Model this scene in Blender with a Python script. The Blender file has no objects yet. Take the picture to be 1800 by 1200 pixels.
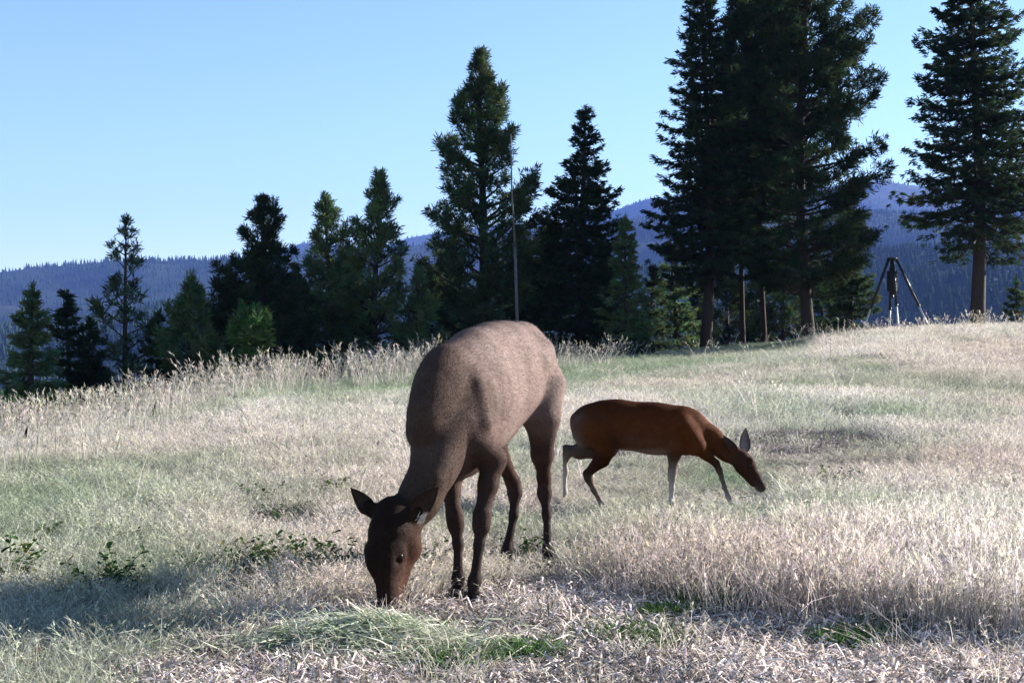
import bpy, math
import numpy as np
from mathutils import Vector
R = math.radians
SC = bpy.context.scene
COL = SC.collection
# ------------------------------------------------------------------ camera, sky, sun, exposure
F, CZ = 2300.0, 1.25                      # focal length in photo pixels (1800 wide), camera height
cam = bpy.data.cameras.new('camera'); cam.sensor_width = 36.0; cam.lens = F/1800*36
cam.clip_start = 0.1; cam.clip_end = 20000
cam_o = bpy.data.objects.new('camera', cam); COL.objects.link(cam_o)
cam_o.location = (0, 0, CZ); cam_o.rotation_euler = (R(90), 0, 0); SC.camera = cam_o
SUN_AZ, SUN_EL = R(62), R(18.5)             # azimuth from +Y towards +X
SUNV = np.array([math.sin(SUN_AZ)*math.cos(SUN_EL), math.cos(SUN_AZ)*math.cos(SUN_EL), math.sin(SUN_EL)])
W = bpy.data.worlds.new('World'); SC.world = W; W.use_nodes = True
wn, wl = W.node_tree.nodes, W.node_tree.links
bg = wn['Background']
sky = wn.new('ShaderNodeTexSky'); sky.sky_type = 'NISHITA'; sky.sun_disc = False
sky.sun_elevation = SUN_EL; sky.sun_rotation = SUN_AZ
sky.altitude = 900; sky.air_density = 1.2; sky.dust_density = 0.0; sky.ozone_density = 3.0
wl.new(sky.outputs[0], bg.inputs[0])
bg.inputs[1].default_value = 0.051
sun = bpy.data.lights.new('sun', 'SUN'); sun.energy = 5.0; sun.angle = R(0.53); sun.color = (1.0, 0.965, 0.92)
sun_o = bpy.data.objects.new('sun', sun); COL.objects.link(sun_o)
sun_o.location = (30, 10, 40)
sun_o.rotation_euler = Vector(tuple(SUNV)).to_track_quat('Z', 'Y').to_euler()
vs = SC.view_settings
SC.display_settings.display_device = 'sRGB'
vs.view_transform = 'Standard'; vs.look = 'None'; vs.exposure = 2.18; vs.gamma = 1.0; vs.use_curve_mapping = False
SC.render.engine = 'CYCLES'
cy = SC.cycles
cy.max_bounces = 6; cy.diffuse_bounces = 3; cy.glossy_bounces = 2; cy.transmission_bounces = 4
cy.volume_bounces = 0; cy.transparent_max_bounces = 8
cy.use_denoising = True
try: cy.denoiser = 'OPENIMAGEDENOISE'
except Exception: pass
cy.caustics_reflective = False; cy.caustics_refractive = False

# ------------------------------------------------------------------ helpers
rng = np.random.default_rng(7)
def P(px, py, D): return np.array([(px-900)/F*D, D, CZ-(py-600)/F*D])
def unit(v): v = np.asarray(v, float); return v/np.linalg.norm(v)
def units(v): return v/np.maximum(np.linalg.norm(v, axis=-1, keepdims=True), 1e-9)
def sstep(a, b, x): t = np.clip((np.asarray(x, float)-a)/(b-a), 0, 1); return t*t*(3-2*t)
def vnoise(x, y, seed=0):
    x = np.asarray(x, float); y = np.asarray(y, float)
    xi, yi = np.floor(x).astype(np.int64), np.floor(y).astype(np.int64)
    xf, yf = x-xi, y-yi; u, v = xf*xf*(3-2*xf), yf*yf*(3-2*yf)
    def h(a, b):
        n = (a*374761393 + b*668265263 + seed*974634777) & 0xFFFFFFFF
        n = ((n ^ (n >> 13))*1274126177) & 0xFFFFFFFF
        return ((n ^ (n >> 16)) & 0xFFFF)/65535.0
    return (h(xi,yi)*(1-u)+h(xi+1,yi)*u)*(1-v) + (h(xi,yi+1)*(1-u)+h(xi+1,yi+1)*u)*v
def fbm(x, y, seed=0, o=4):
    s = 0; a = 0.5
    for k in range(o): s = s + a*vnoise(x*2**k, y*2**k, seed+k); a *= 0.5
    return s
def mesh(name, V, Fc, smooth=False, attrs=None):
    V = np.asarray(V, np.float32); Fc = np.asarray(Fc, np.int32)
    m = bpy.data.meshes.new(name); n = Fc.shape[1]
    m.vertices.add(len(V)); m.vertices.foreach_set('co', V.ravel())
    m.loops.add(Fc.size); m.loops.foreach_set('vertex_index', Fc.ravel())
    m.polygons.add(len(Fc)); m.polygons.foreach_set('loop_start', np.arange(0, Fc.size, n, dtype=np.int32))
    m.polygons.foreach_set('loop_total', np.full(len(Fc), n, np.int32))
    if smooth: m.polygons.foreach_set('use_smooth', np.ones(len(Fc), bool))
    for k, a in (attrs or {}).items():
        a = np.asarray(a, np.float32)
        if a.ndim == 1:
            at = m.attributes.new(k, 'FLOAT', 'POINT'); at.data.foreach_set('value', a)
        else:
            at = m.attributes.new(k, 'FLOAT_COLOR', 'POINT')
            at.data.foreach_set('color', np.concatenate([a, np.ones((len(a),1), np.float32)], 1).ravel())
    m.update(); m.validate()
    return m
def obj(name, me, mat=None, parent=None, loc=None):
    o = bpy.data.objects.new(name, me); COL.objects.link(o)
    if mat is not None: me.materials.clear(); me.materials.append(mat)
    if parent is not None: o.parent = parent
    if loc is not None: o.location = tuple(loc)
    return o
def tag(o, label=None, cat=None, group=None, kind=None):
    if label: o['label'] = label
    if cat: o['category'] = cat
    if group: o['group'] = group
    if kind: o['kind'] = kind
    return o
def empty(name, loc, label, cat, group=None):
    o = bpy.data.objects.new(name, None); COL.objects.link(o); o.location = tuple(loc)
    o.empty_display_size = 0.2
    return tag(o, label, cat, group)
def tube(pts, rad, n=8, cap=True):
    """quads of a tube through pts with radii rad (ends closed by collapsing)"""
    pts = np.asarray(pts, float); rad = np.asarray(rad, float)
    if cap:
        pts = np.vstack([pts[:1], pts, pts[-1:]]); rad = np.r_[1e-4, rad, 1e-4]
    T = units(np.gradient(pts[1:-1] if cap else pts, axis=0))
    if cap: T = np.vstack([T[:1], T, T[-1:]])
    ref = np.array([0,0,1.0]) if abs(T[:,2]).mean() < 0.9 else np.array([0,1.0,0])
    A = units(np.cross(T, ref)); B = np.cross(T, A)
    th = np.linspace(0, 2*np.pi, n, endpoint=False)
    V = pts[:,None] + rad[:,None,None]*(np.cos(th)[None,:,None]*A[:,None]+np.sin(th)[None,:,None]*B[:,None])
    k = len(pts); i, j = np.meshgrid(np.arange(k-1), np.arange(n), indexing='ij')
    a = i*n+j; b = i*n+(j+1)%n
    Q = np.stack([a, b, b+n, a+n], -1).reshape(-1,4)
    return V.reshape(-1,3), Q
def join(parts):
    Vs, Fs, o = [], [], 0
    for V, Q in parts: Vs.append(V); Fs.append(np.asarray(Q)+o); o += len(V)
    return np.vstack(Vs), np.vstack(Fs)
class NT:
    def __init__(s, name):
        s.m = bpy.data.materials.new(name); s.m.use_nodes = True
        s.n, s.l = s.m.node_tree.nodes, s.m.node_tree.links
        s.out = s.n['Material Output']; s.b = s.n['Principled BSDF']
    def add(s, t, **k):
        nd = s.n.new(t)
        for a, v in k.items():
            if isinstance(a, str) and hasattr(nd, a): setattr(nd, a, v)
        return nd
    def mix(s, mode, fac, a, b):
        nd = s.n.new('ShaderNodeMix'); nd.data_type = 'RGBA'; nd.blend_type = mode
        for sock, v in ((nd.inputs[0], fac), (nd.inputs[6], a), (nd.inputs[7], b)):
            if hasattr(v, 'is_linked'): s.l.new(v, sock)
            elif isinstance(v, (tuple, list)): sock.default_value = (*v, 1) if len(v) == 3 else v
            else: sock.default_value = v
        return nd.outputs[2]
    def math(s, op, a, b=0.0):
        nd = s.n.new('ShaderNodeMath'); nd.operation = op
        for sock, v in ((nd.inputs[0], a), (nd.inputs[1], b)):
            if hasattr(v, 'is_linked'): s.l.new(v, sock)
            else: sock.default_value = v
        return nd.outputs[0]
    def ramp(s, fac, stops):
        nd = s.n.new('ShaderNodeValToRGB'); e = nd.color_ramp.elements
        while len(e) < len(stops): e.new(0.5)
        for k, (p, c) in enumerate(stops): e[k].position = p; e[k].color = (*c, 1)
        s.l.new(fac, nd.inputs[0]); return nd.outputs[0]
    def noise(s, scale, detail=4, rough=0.55, coord='Object', vec=None):
        nd = s.n.new('ShaderNodeTexNoise'); nd.inputs['Scale'].default_value = scale
        nd.inputs['Detail'].default_value = detail; nd.inputs['Roughness'].default_value = rough
        if vec is None:
            tc = s.n.new('ShaderNodeTexCoord'); vec = tc.outputs[coord]
        s.l.new(vec, nd.inputs['Vector']); return nd
    def bump(s, h, strength, dist):
        nd = s.n.new('ShaderNodeBump'); nd.inputs['Strength'].default_value = strength
        nd.inputs['Distance'].default_value = dist; s.l.new(h, nd.inputs['Height'])
        s.l.new(nd.outputs[0], s.b.inputs['Normal'])
    def set(s, col=None, rough=0.8, spec=0.2, metal=0.0):
        if col is not None:
            if hasattr(col, 'is_linked'): s.l.new(col, s.b.inputs['Base Color'])
            else: s.b.inputs['Base Color'].default_value = (*col, 1)
        s.b.inputs['Roughness'].default_value = rough; s.b.inputs['Metallic'].default_value = metal
        s.b.inputs['Specular IOR Level'].default_value = spec
        return s.m
    def leaf(s, col, trans=0.3, gloss=0.0):
        """diffuse + translucent leaf surface"""
        d = s.add('ShaderNodeBsdfDiffuse'); t = s.add('ShaderNodeBsdfTranslucent'); mx = s.add('ShaderNodeMixShader')
        mx.inputs[0].default_value = trans
        s.l.new(col, d.inputs[0]); s.l.new(col, t.inputs[0]); s.l.new(d.outputs[0], mx.inputs[1]); s.l.new(t.outputs[0], mx.inputs[2])
        s.l.new(mx.outputs[0], s.out.inputs['Surface']); return s.m

# ------------------------------------------------------------------ the lie of the land
EPX = np.array([-2500,-600,0,230,450,900,1100,1240,1400,1550,1800,2600])
EDG = np.array([  20,  22,23.5,26.2,28.5, 35,  37,  42,  42,  40,  41,  44])
EPY = np.array([ 810, 800,778, 728, 682,640, 632, 612, 600, 590, 584, 574])
def edge_of(px): return np.interp(px, EPX, EDG), np.interp(px, EPX, EPY)
def ground_z(x, y):
    x = np.asarray(x, float); y = np.asarray(y, float)
    r = np.hypot(x, y); az = np.arctan2(x, y)
    px = 900+F*np.tan(np.clip(az, -R(40), R(40)))
    E, ey = edge_of(px); ze = CZ-(ey-600)/F*E
    D = r*np.cos(np.clip(az, -R(40), R(40)))
    u = np.clip((D-10.2)/(E-10.2), 0, 1)
    up = ze*(0.75*u**1.35+0.25*u*u*(3-2*u))
    d = np.maximum(D-E, 0)
    drop = np.where(d < 12, 0.006*d*d, 0.864+0.144*(d-12)*1.35)
    z = up-drop
    z = np.maximum(z, -38-4*vnoise(x/60, y/60, 5))
    back = np.clip((np.abs(az)-R(50))/R(50), 0, 1)
    z = z*(1-back)
    z = z + (fbm(x*0.9, y*0.9, 11, 3)-0.52)*0.05*sstep(1.5, 4, r) + (fbm(x/9, y/9, 3, 2)-0.375)*0.25*sstep(11, 20, r)
    return z
def pix(x, y, z=None):
    if z is None: z = ground_z(x, y)
    return 900+F*x/np.maximum(y, .1), 600-F*(z-CZ)/np.maximum(y, .1)

# ground sheet (polar, finer in the direction of view)
def polar(rs, azs, zf):
    RR, AA = np.meshgrid(rs, azs, indexing='ij')
    X, Y = RR*np.sin(AA), RR*np.cos(AA); Z = zf(X, Y)
    V = np.stack([X, Y, Z], -1).reshape(-1,3); n = len(azs)
    i, j = np.meshgrid(np.arange(len(rs)-1), np.arange(n-1), indexing='ij'); a = i*n+j
    return V, np.stack([a, a+n, a+n+1, a+1], -1).reshape(-1,4)
azs = np.unique(np.r_[np.linspace(-np.pi, np.pi, 90), np.linspace(-R(40), R(40), 200)])
rs = np.r_[0.02, np.geomspace(0.8, 330, 190)]
t = NT('meadow_soil')
n1 = t.noise(2.2, 6, .65); n2 = t.noise(38, 5, .7)
c = t.ramp(n1.outputs[0], [(.3,(.10,.072,.05)), (.5,(.17,.13,.095)), (.68,(.24,.195,.15))])
c = t.mix('MULTIPLY', .8, c, t.ramp(n2.outputs[0], [(.3,(.35,.33,.3)), (.7,(1.25,1.2,1.15))]))
t.bump(n2.outputs[0], .8, .03)
V, Q = polar(rs, azs, ground_z)
tag(obj('ground', mesh('ground', V, Q, True), t.set(c, .95, .05)), 'dry meadow ground of soil and thatch', kind='structure')

# hills, ridge by ridge
def crest(px, xs, ys): return np.interp(px, xs, ys)
def hill_z(x, y):
    az = np.arctan2(x, y); r = np.hypot(x, y); px = 900+F*np.tan(np.clip(az, -R(55), R(55)))
    tan = 1/F*np.cos(np.clip(az, -R(55), R(55)))
    A = CZ+(600-crest(px, [-900,0,180,300,700,1100,1400,1600,1800,2300,3000],[560,575,560,535,520,480,455,448,440,430,420]))*tan*1250
    B = CZ+(600-crest(px, [-1500,-300,0,60,140,230,300,370,540,720,930,1130,1300,1550,1800,2400,3200],[480,488,476,471,465,459,461,460,446,434,408,384,372,374,380,400,420]))*tan*2500
    C = CZ+(600-crest(px, [-1500,300,460,540,580,650,720,800,930,1010,1080,1140,1220,1300,1460,1550,1640,1720,2000,3000],[500,490,445,428,431,440,418,405,393,388,372,350,343,338,330,319,330,336,350,380]))*tan*4500
    n = lambda s, k: (fbm(x/s, y/s, k, 4)-.47)
    def seg(r0, z0, r1, z1): 
        u = np.clip((r-r0)/(r1-r0), 0, 1); return z0+(z1-z0)*(u*u*(3-2*u)*.6+.4*u)
    base = -40
    z = np.where(r < 420, base, np.where(r < 1250, seg(420, base, 1250, A), np.where(r < 1600, seg(1250, A, 1600, A-35),
        np.where(r < 2500, seg(1600, A-35, 2500, B), np.where(r < 3000, seg(2500, B, 3000, B-90), np.where(r < 4500, seg(3000, B-90, 4500, C), seg(4500, C, 5700, C-260)))))))
    return z + n(170, 21)*60*sstep(400, 900, r)*(1-np.exp(-((r-1250)/200)**2)*.7)*(1-np.exp(-((r-2500)/300)**2)*.75)*(1-np.exp(-((r-4500)/500)**2)*.7)
t = NT('forested_hill')
n1 = t.noise(.012, 8, .7); c = t.ramp(n1.outputs[0], [(.35,(.012,.02,.012)), (.55,(.020,.030,.018)), (.74,(.05,.052,.034))])
V, Q = polar(np.r_[np.linspace(300, 1200, 60), np.linspace(1215, 5700, 190)], np.linspace(-R(50), R(50), 280), lambda x, y: np.where(np.hypot(x,y) < 332, -46, hill_z(x,y)))
tag(obj('hills', mesh('hills', V, Q, True), t.set(c, .95, .05)), 'blue forested mountain ridges across the valley', kind='structure')

# ------------------------------------------------------------------ geometry-node scatter (for grass, straw, far forest: things nobody could count)
def scatter(name, pts, rot, scl, idx, tint, templates, label, mat):
    tc = bpy.data.collections.new(name+'_kinds')           # not linked to the scene: only the scattered copies exist
    for k, me in enumerate(templates):
        me.materials.clear(); me.materials.append(mat)
        o = bpy.data.objects.new('%s_kind_%02d' % (name, k), me); tc.objects.link(o)
    me = bpy.data.meshes.new(name); me.vertices.add(len(pts)); me.vertices.foreach_set('co', np.asarray(pts, np.float32).ravel())
    for k, a in (('rot', rot), ('scl', scl), ('tint', tint)):
        at = me.attributes.new(k, 'FLOAT_VECTOR', 'POINT'); at.data.foreach_set('vector', np.asarray(a, np.float32).ravel())
    at = me.attributes.new('idx', 'INT', 'POINT'); at.data.foreach_set('value', np.asarray(idx, np.int32))
    me.materials.append(mat)
    o = bpy.data.objects.new(name, me); COL.objects.link(o)
    g = bpy.data.node_groups.new(name, 'GeometryNodeTree')
    g.interface.new_socket('Geometry', in_out='INPUT', socket_type='NodeSocketGeometry')
    g.interface.new_socket('Geometry', in_out='OUTPUT', socket_type='NodeSocketGeometry')
    gi, go = g.nodes.new('NodeGroupInput'), g.nodes.new('NodeGroupOutput')
    m2p = g.nodes.new('GeometryNodeMeshToPoints'); iop = g.nodes.new('GeometryNodeInstanceOnPoints'); ci = g.nodes.new('GeometryNodeCollectionInfo')
    ci.inputs['Collection'].default_value = tc; ci.inputs['Separate Children'].default_value = True; ci.inputs['Reset Children'].default_value = True
    iop.inputs['Pick Instance'].default_value = True
    def named(nm, typ):
        a = g.nodes.new('GeometryNodeInputNamedAttribute'); a.data_type = typ; a.inputs['Name'].default_value = nm; return a.outputs[0]
    g.links.new(gi.outputs[0], m2p.inputs['Mesh']); g.links.new(m2p.outputs[0], iop.inputs['Points']); g.links.new(ci.outputs[0], iop.inputs['Instance'])
    g.links.new(named('idx', 'INT'), iop.inputs['Instance Index'])
    e2r = g.nodes.new('FunctionNodeEulerToRotation'); g.links.new(named('rot', 'FLOAT_VECTOR'), e2r.inputs[0])
    g.links.new(e2r.outputs[0], iop.inputs['Rotation']); g.links.new(named('scl', 'FLOAT_VECTOR'), iop.inputs['Scale'])
    g.links.new(iop.outputs[0], go.inputs[0])
    md = o.modifiers.new('scatter', 'NODES'); md.node_group = g
    return tag(o, label, kind='stuff')
def inst_mat(name, trans=.3, own=True):
    t = NT(name); a = t.add('ShaderNodeAttribute'); a.attribute_type = 'INSTANCER'; a.attribute_name = 'tint'
    c = a.outputs['Color']
    if own:
        b = t.add('ShaderNodeAttribute'); b.attribute_type = 'GEOMETRY'; b.attribute_name = 'hue'
        c = t.mix('MULTIPLY', 1.0, c, b.outputs['Color'])
    return t.leaf(c, trans)

def D_of(px, py):
    D = np.linspace(3.5, 48, 1500); _, q = pix((px-900)/F*D, D); k = np.argmax(q <= py); return float(D[k]) if q[k] <= py else 47.0
def blades(n, R0, h0, h1, w, lean, seed, seedhead=0., flat=False, nseg=3):
    g = np.random.default_rng(seed)
    Vs, Fs, Hs, o = [], [], [], 0
    for k in range(n):
        rr = R0*math.sqrt(g.random()); th = g.random()*6.283
        b = np.array([rr*math.cos(th), rr*math.sin(th), -.015]); h = h0+(h1-h0)*g.random()**1.2
        az = g.normal()*1.1+th; ln = lean*(.25+g.random()); d = np.array([math.cos(az), math.sin(az), 0]); s = np.array([-d[1], d[0], 0])
        tw = g.normal()*.9; s = s*math.cos(tw)+d*math.sin(tw)
        ww = w*(.6+.8*g.random()); hue = np.array([1,1,1])*(.42+.85*g.random())*np.array([1, 1+g.normal()*.05, 1+g.normal()*.07])
        rows = []
        for q in range(nseg+1):
            u = q/nseg; z = h*(u-.28*ln*u*u); p = b+d*h*ln*u*u+np.array([0,0,z]); wd = ww*(1-.75*u)
            rows += [p-s*wd, p+s*wd]
        Vs += rows; Hs += [hue]*len(rows)
        for q in range(nseg): Fs.append([o+2*q, o+2*q+1, o+2*q+3, o+2*q+2])
        o += 2*nseg+2
        if g.random() < seedhead:                 # loose panicle at the top of the stem
            top = rows[-1]*.5+rows[-2]*.5; tan = unit(top-(rows[-3]+rows[-4])/2)
            for q in range(8):
                e = g.normal(size=3)*.33; p0 = top-tan*h*.26*g.random(); dr = unit(tan+e); L = h*(.06+.06*g.random()); sd = unit(np.cross(dr, g.normal(size=3)))*ww*(.8+.7*g.random())
                Vs += [p0, p0+dr*L*.5+sd, p0+dr*L, p0+dr*L*.5-sd]; Hs += [hue*np.array([1.0,.98,.94])]*4
                Fs.append([o, o+1, o+2, o+3]); o += 4
    return mesh('grass_blades', Vs, Fs, False, {'hue': np.array(Hs)})
GM = inst_mat('meadow_grass', .35)
TEMPL = [blades(62, .13, .10, .34, .0018, .38, 100+k, .55) for k in range(4)]      # 0-3 dry grass with panicles
TEMPL += [blades(55, .12, .06, .24, .0026, .7, 200+k, 0) for k in range(3)]          # 4-6 leafy grass
TEMPL += [blades(9, .14, .45, .85, .0032, .28, 300+k, 1.0, nseg=4) for k in range(3)]  # 7-9 tall seeding stalks
TEMPL += [blades(60, .14, .08, .30, .0021, .95, 400+k, .15) for k in range(3)]         # 10-12 bent, lodged grass

FEET = [(-.188,6.26), (-.27,6.46), (.21,7.29), (-.045,7.37)]          # bare ground the elk has trodden
def in_region(px, py, xs, ys): return py > np.interp(px, xs, ys)
S_X = [-600,200,260,330,560,700,830,920,1000,1180,1300,1500,1800,2400]
S_Y = [1260,1260,1175,1150,1092,1078,1050,1030,1034,1066,1092,1108,1122,1150]
N_ = 200000
def scatter_points(n, D0, D1, dens):
    D = np.sqrt(D0**2+(D1**2-D0**2)*rng.random(n)); px = -450+2700*rng.random(n); far = rng.random(n) < .34        # a third of the tufts go to the strips beside the view
    q = rng.random(n); px = np.where(far, np.where(q < .5, -450-1100*q*2, 2250+1100*(q-.5)*2), px)
    x = (px-900)/F*D; return x, D
def area(D0, D1): return 2700/F*.5*(D1**2-D0**2)*1.5
PTS, ROT, SCL, IDX, TIN = [], [], [], [], []
STRAW = np.array([.66,.575,.505]); GREEN = np.array([.15,.24,.10]); SAGE = np.array([.40,.45,.34]); MAUVE = np.array([.50,.40,.37]); WHITE = np.array([.74,.70,.645])
for D0, D1, dens, sc in ((3.6,9,125,1.0), (9,16,90,1.1), (16,26,62,1.3), (26,47,40,1.6)):
    n = int(area(D0, D1)*dens); x, y = scatter_points(n, D0, D1, dens)
    z = ground_z(x, y); px, py = pix(x, y, z); E, _ = edge_of(px)
    keep = (y < E+3); 
    straw = in_region(px, py, S_X, S_Y)+0.0
    # swaths where the grass was cut and lies in rows behind the animals
    sw1 = np.exp(-(((px-1420)/150)**2+((py-786)/19)**2)); sw2 = np.exp(-(((px-1060)/140)**2+((py-806)/13)**2)); sw3 = np.exp(-(((px-500)/75)**2+((py-930)/18)**2))*.8
    cut = np.maximum(np.maximum(sw1, sw2), sw3)
    pr = rng.random(n)
    keep &= ~((straw > .5) & (pr > .07)) & ~((cut > .22) & (pr > .10))
    hay = np.exp(-(((px-650)/150)**2+((py-1105)/55)**2))
    for hx, hy in FEET: keep &= ~((np.abs(x-hx) < .17) & (np.abs(y-hy+.18) < .25) & (rng.random(n) < (.93 if hy < 6.8 else .7)))
    keep &= ~((hay > .5) & (pr > .15))
    nA = fbm(x*.55, y*.35, 31, 3)/.875; nB = fbm(x*1.4+9, y*.9, 47, 3)/.875; nC = fbm(x*.25+3, y*.16, 77, 3)/.875
    tall_right = sstep(960, 1150, px)*sstep(890, 985, py)*(1-straw)
    back = sstep(715, 660, py)*sstep(330, 430, px)
    mown = sstep(640, 612, py)*sstep(1080, 1130, px)*sstep(1460, 1380, px)
    green = np.clip(.19+2.0*(nA-.50)+.9*(nB-.5)+.85*back*sstep(1250, 1000, px)+.45*back*sstep(1000,1250,px)*sstep(1650,1400,px)-.45*tall_right-.5*sstep(1380,1480,px)*sstep(690,620,py)+.35*sstep(360,120,px)*sstep(770,700,py)+.5*np.exp(-((px-530)/220)**2-((py-668)/26)**2), 0, 1)
    green = np.maximum(green, .95*mown)
    left_white = sstep(640, 200, px)*sstep(760, 900, py)
    keep &= ~((nB < .40) & (rng.random(n) < .55))
    base = STRAW*np.ones((n,1)) 
    base = base+(MAUVE-base)*np.clip((nB-.45)*1.5+.20*tall_right, 0, .6)[:,None]
    base = base+(WHITE-base)*np.clip((nC-.42)*2.0, 0, .8)[:,None]
    base = base+(SAGE-base)*(left_white*.55)[:,None]
    gg = GREEN*(1-.0)+(SAGE-GREEN)*(.25+.5*rng.random(n))[:,None]
    col = base+(gg-base)*(green*.9)[:,None]
    col = col*(.8+.4*rng.random(n))[:,None]
    idx = rng.integers(0, 4, n)
    leafy = rng.random(n) < green*.8; idx = np.where(leafy, rng.integers(4, 7, n), idx)
    lodged = rng.random(n) < .14+.5*left_white*sstep(960,1080,py); idx = np.where(lodged & ~leafy, rng.integers(10, 13, n), idx)
    near_doe = np.maximum(np.exp(-(((px-1150)/230)**4+((py-885)/50)**4)), np.exp(-(((px-1330)/60)**4+((py-910)/80)**4))); hs = (.34+.36*nC)*(1-.55*near_doe)+.36*tall_right-.05*left_white*sstep(980,1080,py)
    hs *= 1-.6*np.exp(-(((px-1405)/130)**2+((py-825)/22)**2))
    hs *= (1-.55*mown)*(1-.35*sstep(400,600,px)*sstep(1000,900,px)*back)
    hs *= 1+.35*sstep(1380,1460,px)*sstep(640,590,py)
    hs = np.where(straw > .5, .45, hs)
    # tall seeding stalks along the crest of the meadow
    crest_ = sstep(7.0, 1.5, E-y)*(1-mown)*sstep(1250, 800, px) + .35*sstep(6, 1, E-y)*sstep(1380,1450,px)
    leftband = sstep(9,3.5,np.abs(E-5-y))*sstep(430,250,px)*.05
    tall = rng.random(n) < np.clip(crest_*(.07+.09*sstep(250,480,px))+leftband+.006, 0, 1)*(1-near_doe)*(y > 9)
    idx = np.where(tall, rng.integers(7, 10, n), idx); hs = np.where(tall, (.45+.40*rng.random(n))*np.where(px > 900, .8, 1.0), hs)
    col = np.where(tall[:,None], np.array([.50,.46,.39])*(.7+.5*rng.random(n))[:,None], col)
    spot = np.zeros(n)                                # darker leafy patches in the sward
    for (cx, cy_, wx, wy) in ((55,850,70,12),(470,884,48,11),(505,920,62,12),(205,1028,90,15),(440,1000,110,14),(1135,985,60,14),(1480,856,85,12),(1650,905,60,10),(1240,1062,80,12),(905,985,60,16),(660,1000,70,16),(1010,975,50,14),(330,760,60,8),(1700,690,90,8)):
        spot = np.maximum(spot, np.exp(-((px-cx)/wx)**2-((py-cy_)/wy)**2))
    sp = (rng.random(n) < spot*.55) & ~tall; idx = np.where(sp, rng.integers(4, 7, n), idx); hs = np.where(sp, np.minimum(hs*1.1, .65), hs)
    col = np.where(sp[:,None], np.array([.060,.105,.042])*(.6+.8*rng.random(n))[:,None], col)
    s = sc*(.8+.45*rng.random(n))
    PTS.append(np.stack([x,y,z],-1)[keep]); IDX.append(idx[keep]); TIN.append(col[keep])
    SCL.append(np.stack([s, s, s**.35*hs*(.75+.5*rng.random(n))],-1)[keep])
    ROT.append(np.stack([rng.normal(size=n)*.10, rng.normal(size=n)*.10, rng.random(n)*6.283],-1)[keep])
scatter('meadow_grass', np.vstack(PTS), np.vstack(ROT), np.vstack(SCL), np.concatenate(IDX), np.vstack(TIN), TEMPL, 'pale dry meadow grass with green patches and seed heads', GM)

# straw litter: short cut stems lying flat
def litter(n, R0, L0, L1, w, seed, lift=.02, bend=.25):
    g = np.random.default_rng(seed); V, Q, H, o = [], [], [], 0
    for k in range(n):
        rr = R0*math.sqrt(g.random()); th = g.random()*6.283; c = np.array([rr*math.cos(th), rr*math.sin(th), .004+lift*g.random()])
        az = g.random()*6.283; d = np.array([math.cos(az), math.sin(az), g.normal()*.22]); L = L0+(L1-L0)*g.random()**1.6*(2.2 if g.random() < .12 else 1); s = unit(np.cross(d, [0,0,1])+g.normal(size=3)*.35)*w*(.6+.8*g.random())
        up = np.array([0,0,1])*L*bend*g.normal()*.35; hue = np.ones(3)*((.25+1.0*g.random()) if g.random() > .14 else .12+.15*g.random())*np.array([1,1+g.normal()*.03,1+g.normal()*.06])
        for q, u in enumerate((-.5, 0, .5)):
            p = c+d*L*u+up*(1-4*u*u); V += [p-s, p+s]; H += [hue, hue]
        Q += [[o,o+1,o+3,o+2],[o+2,o+3,o+5,o+4]]; o += 6
    return mesh('straw', V, Q, False, {'hue': np.array(H)})
SM = inst_mat('straw', .2)
n = 5200; D = np.sqrt(3.6**2+(7.6**2-3.6**2)*rng.random(n)); px = -300+2500*rng.random(n); x = (px-900)/F*D
z = ground_z(x, D); px, py = pix(x, D, z)
k = in_region(px, py, S_X, np.array(S_Y)-12) & (vnoise(x*3.2, D*3.2, 61)*.6+vnoise(x*8, D*8, 62)*.4 > .34)
ext = [(1405,782,110,12,420),(1060,803,130,10,330),(500,930,75,14,60)]
xs, ys = [x[k]], [D[k]]
for (cx, cyy, wx, wy, m) in ext:
    D0 = D_of(cx, cyy); dd = D0*(1+rng.normal(size=m)*wy/(cyy-600)*.9); xx = (cx-900+rng.normal(size=m)*wx*.7)/F*dd; xs.append(xx); ys.append(dd)
x, y = np.concatenate(xs), np.concatenate(ys)
k = np.ones(len(x), bool)
for hx, hy in FEET: k &= ~((np.abs(x-hx) < .12) & (np.abs(y-hy+.06) < .14))
x, y = x[k], y[k]; n = len(x)
T2 = [litter(96, .12, .015, .085, .0023, 500+k, .03, .6) for k in range(5)]
col = np.array([.86,.73,.645])*(.48+.75*vnoise(x*2.1,y*2.1,71)[:,None])*np.where(y > 9, .72, 1)[:,None]*(.75+.45*rng.random(n))[:,None]
s = .85+.5*rng.random(n)
scatter('straw_litter', np.stack([x,y,ground_z(x,y)],-1), np.stack([rng.normal(size=n)*.06, rng.normal(size=n)*.06, rng.random(n)*6.28],-1), np.stack([s,s,s],-1), rng.integers(0,5,n), col, T2, 'cut straw lying on bare ground in front of the animals', SM)

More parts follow.
